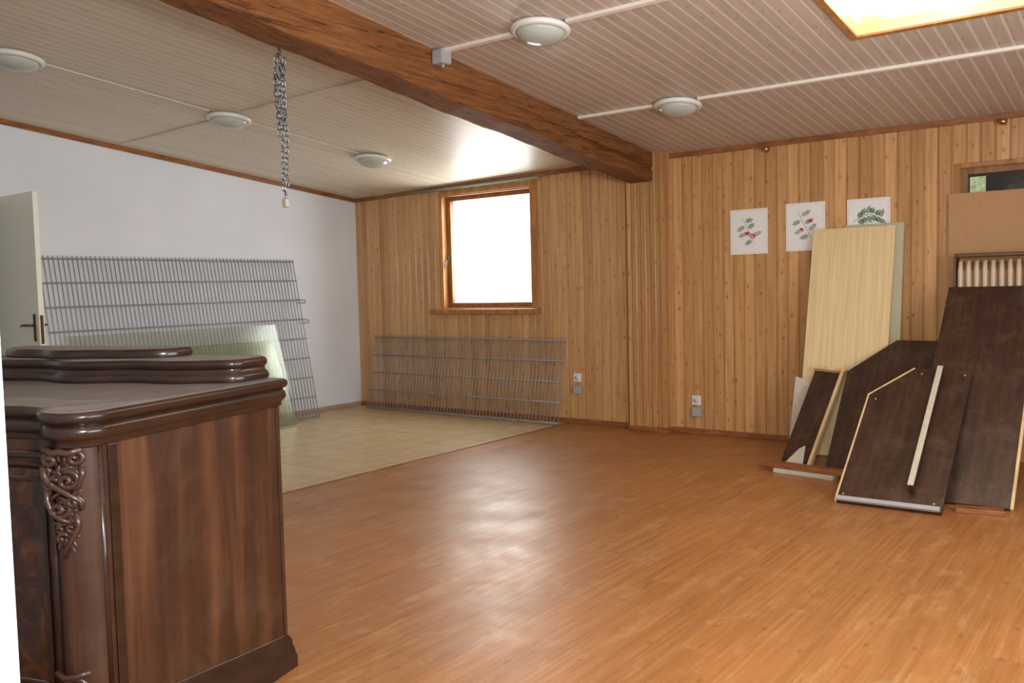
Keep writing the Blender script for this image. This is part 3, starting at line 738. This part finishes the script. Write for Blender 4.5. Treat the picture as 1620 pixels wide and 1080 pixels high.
strand(0.006,-0.026,0.80,0.40,3,0.005)
strand(-0.006,0.024,0.80,0.44,4,0.005)
tube('ceiling_hook',[(0.0,0,0.925),(0.0,0,0.90),(0.014,0,0.885),(0.008,0,0.868),(-0.008,0,0.868),(-0.012,0,0.88)],0.006,M_RADCAP,parent=ch)
tube('chain_end_hook',[(0.005,0,0.10),(0.012,0,0.08),(0.018,0,0.055),(0.005,0,0.035),(-0.008,0,0.05)],[0.004,0.006,0.007,0.006,0.003],M_CHROME,parent=ch)
box('end_block',(-0.005,-0.015,0.0),(0.03,0.015,0.05),M_RAW,parent=ch,bevel=0.005)

# ------------------------------------------------------------------ cabinet
cab=empty('antique_cabinet',(5.655,-6.34,0),(0,0,math.radians(15.5)));thing(cab,'dark walnut antique sideboard with carved corner and dusty top','cabinet')
right=[(0,0.82),(0,0.6),(0,0.4),(0,0.2),(0,0.05),(0,0.0),(0.006,-0.03),(-0.008,-0.065),(-0.04,-0.088),(-0.085,-0.085),(-0.125,-0.062),(-0.15,-0.035),(-0.17,-0.01),(-0.21,0.012),(-0.30,0.022),(-0.40,0.014),(-0.50,-0.006),(-0.60,-0.025),(-0.675,-0.03)]
WC=1.35
left=[(-WC-x,y) for x,y in right[:-1]][::-1]
OUT=right+left
def offs(o):
    n=len(OUT);res=[]
    for i,(x,y) in enumerate(OUT):
        if i==0: res.append((x+o,y+o*0.3));continue
        if i==n-1: res.append((x-o,y+o*0.3));continue
        a=Vector((OUT[i][0]-OUT[i-1][0],OUT[i][1]-OUT[i-1][1])).normalized();b=Vector((OUT[i+1][0]-OUT[i][0],OUT[i+1][1]-OUT[i][1])).normalized()
        t=(a+b).normalized();nn=Vector((-t.y,t.x))
        res.append((x+nn.x*o,y+nn.y*o))
    return res
import bmesh
def fixn(m):
    b=bmesh.new();b.from_mesh(m.data);bmesh.ops.recalc_face_normals(b,faces=b.faces);b.to_mesh(m.data);b.free()
    try: m.data.set_sharp_from_angle(angle=math.radians(50))
    except Exception: pass
def loft(name,prof,mat,rise=0.0):
    V=[];F=[];n=len(OUT)
    for o,z in prof:
        V+=[(x,y,z+(rise*max(0,min(1,(0.8-y)/0.8))*(z/0.12))) for x,y in offs(o)]
    for i in range(len(prof)-1):
        for k in range(n):
            k2=(k+1)%n;F.append((i*n+k,(i+1)*n+k,(i+1)*n+k2,i*n+k2))
    F.append(tuple(range(n)));F.append(tuple((len(prof)-1)*n+k for k in range(n))[::-1])
    m=mesh(name,V,F,mat,parent=cab)
    for p_ in m.data.polygons: p_.use_smooth = len(p_.vertices)==4
    fixn(m);return m
loft('body',[(0.0,0.10),(0.0,1.005)],M_MAHOG)
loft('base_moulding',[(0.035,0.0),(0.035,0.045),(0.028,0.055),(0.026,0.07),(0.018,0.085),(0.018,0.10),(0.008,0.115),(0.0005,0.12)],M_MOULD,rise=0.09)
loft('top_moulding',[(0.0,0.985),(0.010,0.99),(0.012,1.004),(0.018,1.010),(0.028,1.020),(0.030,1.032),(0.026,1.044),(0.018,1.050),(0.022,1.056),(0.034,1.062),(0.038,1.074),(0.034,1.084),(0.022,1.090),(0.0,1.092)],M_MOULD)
box('side_stile',(0.0005,0.012,0.21),(0.006,0.045,0.984),M_MOULD,parent=cab,bevel=0.002)
box('side_stile',(0.0005,0.80,0.12),(0.004,0.818,0.984),M_MAHOG,parent=cab,bevel=0.001)
def pil(name,pl,z0,z1,rad,mat):
    V,F=join([tubegeo([(x,y,z0),(x,y,z1)],rad,10) for x,y in pl]);return mesh(name,V,F,mat,parent=cab,smooth=True)
pil('corner_bead',[(0.002,-0.018)],0.21,0.985,0.010,M_MOULD)
pil('corner_bead',[(-0.132,-0.062)],0.21,0.985,0.011,M_MOULD)
tn=Vector((0.35,-0.93,0)).normalized();tx=Vector((0.93,0.35,0)).normalized()
VS=0.88
def PP(s,h,d=0.0): 
    hh=0.985-(0.985-h)*VS if h>0.5 else h+0.10
    return Vector((-0.060,-0.084,0.0))+tx*s*1.08+tn*(d-2.7*s*s)+Vector((0,0,hh))
parts=[]
def spiral(s0,h0,R,turns,dirn,a0,rad,rise=0.016):
    pts=[];rr=[]
    n_=int(22*turns)
    for i in range(n_+1):
        t=i/n_;a=a0+dirn*turns*2*math.pi*t;q=R*(1-0.85*t)
        pts.append(PP(s0+q*math.cos(a),h0+q*math.sin(a),0.004+rise*t));rr.append(rad*(1-0.35*t))
    parts.append(tubegeo(pts,rr,8))
def wave(plist,r0,r1):
    n_=len(plist);parts.append(tubegeo([PP(a,b,0.008+0.006*math.sin(i/(n_-1)*math.pi)) for i,(a,b) in enumerate(plist)],[r0+(r1-r0)*i/(n_-1) for i in range(n_)],8))
spiral(-0.030,0.952,0.026,1.4,1,0.3,0.010);spiral(0.034,0.955,0.024,1.4,-1,2.8,0.010)
spiral(0.012,0.885,0.030,1.5,-1,2.0,0.010);spiral(-0.034,0.872,0.022,1.3,1,0.5,0.009)
spiral(0.026,0.815,0.022,1.4,1,-1.2,0.009);spiral(-0.012,0.792,0.028,1.5,-1,1.2,0.010)
spiral(0.018,0.735,0.021,1.3,-1,2.2,0.008);spiral(-0.010,0.700,0.015,1.2,1,0.4,0.007)
wave([(-0.05,0.985),(-0.02,0.972),(0.0,0.978),(0.02,0.972),(0.05,0.985)],0.011,0.011)
wave([(-0.052,0.93),(-0.05,0.90),(-0.035,0.875),(-0.01,0.86),(0.015,0.84),(0.04,0.82),(0.045,0.79)],0.011,0.007)
wave([(0.048,0.93),(0.050,0.90),(0.042,0.87),(0.02,0.85)],0.010,0.006)
wave([(-0.045,0.86),(-0.045,0.82),(-0.03,0.78),(-0.005,0.76),(0.015,0.75)],0.010,0.006)
wave([(0.03,0.78),(0.035,0.74),(0.02,0.70),(0.0,0.665),(-0.005,0.635)],0.010,0.004)
for i in range(90):
    h=0.66+0.32*rn.random();wd=0.047*(0.45+0.55*(h-0.66)/0.32)
    s=rn.uniform(-wd,wd);a=rn.uniform(0,3.14)
    Mx=Matrix.Rotation(math.atan2(tn.x,-tn.y),3,'Z')@Matrix.Rotation(a,3,'Y')
    parts.append(ball(PP(s,h,0.004),0.011,0.55,0.8,1.5,8,5,Mx))
V,F=join(parts);mesh('carved_ornament',V,F,M_CARVE,parent=cab,smooth=True)
parts=[]
spiral(0.0,0.20,0.034,1.5,1,0.3,0.009);spiral(0.032,0.15,0.024,1.3,-1,2.0,0.008);spiral(-0.03,0.14,0.022,1.3,1,1.0,0.008);wave([(-0.045,0.25),(-0.02,0.235),(0.01,0.24),(0.045,0.25)],0.009,0.008)
V,F=join(parts);mesh('carved_foot_ornament',V,F,M_CARVE,parent=cab,smooth=True)
def front_y(x):
    for (x0,y0),(x1,y1) in zip(OUT[12:-12],OUT[13:-11]):
        if x1<=x<=x0: return y0+(y1-y0)*(x-x0)/(x1-x0)
    return 0.0
def cdoor(xa,xb):
    n_=14;V=[];F=[]
    for z in (0.22,0.90):
        for dep in (0.018,0.0):
            for i in range(n_+1):
                x=xa+(xb-xa)*i/n_;V.append((x,front_y(x)-dep-0.0005,z))
    m_=n_+1
    for i in range(n_):
        F+=[(i,i+1,2*m_+i+1,2*m_+i),(m_+i+1,m_+i,3*m_+i,3*m_+i+1),(2*m_+i,2*m_+i+1,3*m_+i+1,3*m_+i),(i+1,i,m_+i,m_+i+1)]
    F+=[(0,2*m_,3*m_,m_),(n_,m_+n_,3*m_+n_,2*m_+n_)]
    return mesh('cabinet_door',V,F,M_BURL,parent=cab)
d1=cdoor(-0.20,-0.672);d2=cdoor(-0.680,-1.15)
for dd,xa,xb in ((d1,-0.23,-0.64),(d2,-0.71,-1.12)):
    pts=[(xa,0.25),(xb,0.25),(xb,0.87),(xa,0.87)]
    L=[]
    for (x0,z0),(x1,z1) in zip(pts,pts[1:]+pts[:1]):
        for i in range(8): 
            x=x0+(x1-x0)*i/8;L.append((x,front_y(x)-0.021,z0+(z1-z0)*i/8))
    tube('door_moulding',L,0.007,M_MOULD,parent=dd,closed=True)
for dd,x in ((d1,-0.655),(d2,-0.697)):
    V,F=join([ball((x,front_y(x)-0.024,0.55),0.012,0.8,0.4,2.4),ball((x,front_y(x)-0.04,0.55),0.009)])
    mesh('keyhole_knob',V,F,M_BRONZE,parent=dd,smooth=True)
L=[(x,front_y(x)-0.012,0.94) for x in [-0.17-0.02*i for i in range(51)]]
tube('front_bead',L,0.010,M_MOULD,parent=cab)
L=[(x,front_y(x)-0.008,0.91) for x in [-0.17-0.02*i for i in range(51)]]
tube('front_bead',L,0.005,M_MOULD,parent=cab)
def ledge(name,xr,xl,y0,y1,prof,bulge,wv=0.022):
    n_=60
    def fy(x):
        t=(x-xr)/(xl-xr);return y0-bulge*(0.5-0.5*math.cos(2*math.pi*min(1,max(0,t))))+wv*math.cos(6*math.pi*t)
    pts=[(xr,y1),(xr,y0+0.07),(xr-0.008,y0+0.045),(xr-0.022,y0+0.028)]
    for i in range(1,n_): 
        x=xr-0.03+(xl+0.03-(xr-0.03))*i/n_;pts.append((x,fy(x)))
    pts+=[(xl+0.022,y0+0.028),(xl+0.008,y0+0.045),(xl,y0+0.07),(xl,y1)]
    m_=len(pts);V=[];F=[]
    for o,z in prof:
        for i,(x,y) in enumerate(pts):
            ia=pts[max(0,i-1)];ib=pts[min(m_-1,i+1)];t=Vector((ib[0]-ia[0],ib[1]-ia[1])).normalized();nn=Vector((-t.y,t.x))
            V.append((x+nn.x*o,y+nn.y*o if i not in(0,m_-1) else y,z))
    for i in range(len(prof)-1):
        for k_ in range(m_):
            k2=(k_+1)%m_;F.append((i*m_+k_,(i+1)*m_+k_,(i+1)*m_+k2,i*m_+k2))
    F.append(tuple(range(m_)));F.append(tuple((len(prof)-1)*m_+q for q in range(m_))[::-1])
    o=mesh(name,V,F,M_MOULD,parent=cab,smooth=True);fixn(o);return o
ledge('rear_ledge',-0.04,-1.31,0.61,0.81,[(0.0,1.0922),(0.010,1.096),(0.013,1.108),(0.006,1.120),(-0.004,1.126),(-0.006,1.138),(0.004,1.148),(0.006,1.160),(-0.002,1.170),(-0.016,1.176)],0.07)
ledge('upper_ledge',-0.38,-1.22,0.66,0.80,[(0.0,1.1762),(0.010,1.180),(0.012,1.194),(0.004,1.206),(-0.012,1.212)],0.07,0.012)

# ------------------------------------------------------------------ light
world=bpy.data.worlds.new('world');SC.world=world;world.use_nodes=True
bg=world.node_tree.nodes['Background'];bg.inputs[0].default_value=(0.98,1.0,1.0,1);bg.inputs[1].default_value=2.0
def area(name,loc,target,sx,sy,power,col):
    l=bpy.data.lights.new(name,'AREA');l.shape='RECTANGLE';l.size=sx;l.size_y=sy;l.energy=power;l.color=col
    o=bpy.data.objects.new(name,l);COL.objects.link(o);o.location=loc
    dd=(Vector(target)-Vector(loc)).normalized();o.rotation_euler=dd.to_track_quat('-Z','Y').to_euler();return o
area('unseen_side_fill',(XR+0.05,-4.7,1.6),(2,-3.5,1.5),3.3,1.35,105,(0.97,0.99,1.0))  # fill light added at an unseen opening in the right wall
area('window_daylight',(2.03,0.28,1.85),(2.6,-4,1.2),1.1,1.1,40,(0.98,1.0,0.95))
area('skylight_daylight',(7.1,-2.75,3.4),(7.0,-2.7,0),1.2,1.2,45,(1.0,0.99,0.97))
area('camera_flash',(8.0,-7.05,1.95),(3.2,-2.2,1.8),0.35,0.25,85,(1.0,0.98,0.96))

# ------------------------------------------------------------------ camera
f,yaw,pitch,roll=1394.0,0.64255,0.05957,-0.023757
F_=Vector((-math.sin(yaw)*math.cos(pitch),math.cos(yaw)*math.cos(pitch),-math.sin(pitch)))
R_=Vector((math.cos(yaw),math.sin(yaw),0));U_=R_.cross(F_)
c_,s_=math.cos(roll),math.sin(roll)
r_=R_*c_+U_*s_;u_=R_*(-s_)+U_*c_
M=Matrix(((r_.x,u_.x,-F_.x,8.084),(r_.y,u_.y,-F_.y,-7.6307),(r_.z,u_.z,-F_.z,1.4),(0,0,0,1)))
cd=bpy.data.cameras.new('camera');cam=bpy.data.objects.new('camera',cd);COL.objects.link(cam)
cd.sensor_width=36;cd.lens=36*f/1620;cd.clip_start=0.05
cam.matrix_world=M
SC.camera=cam
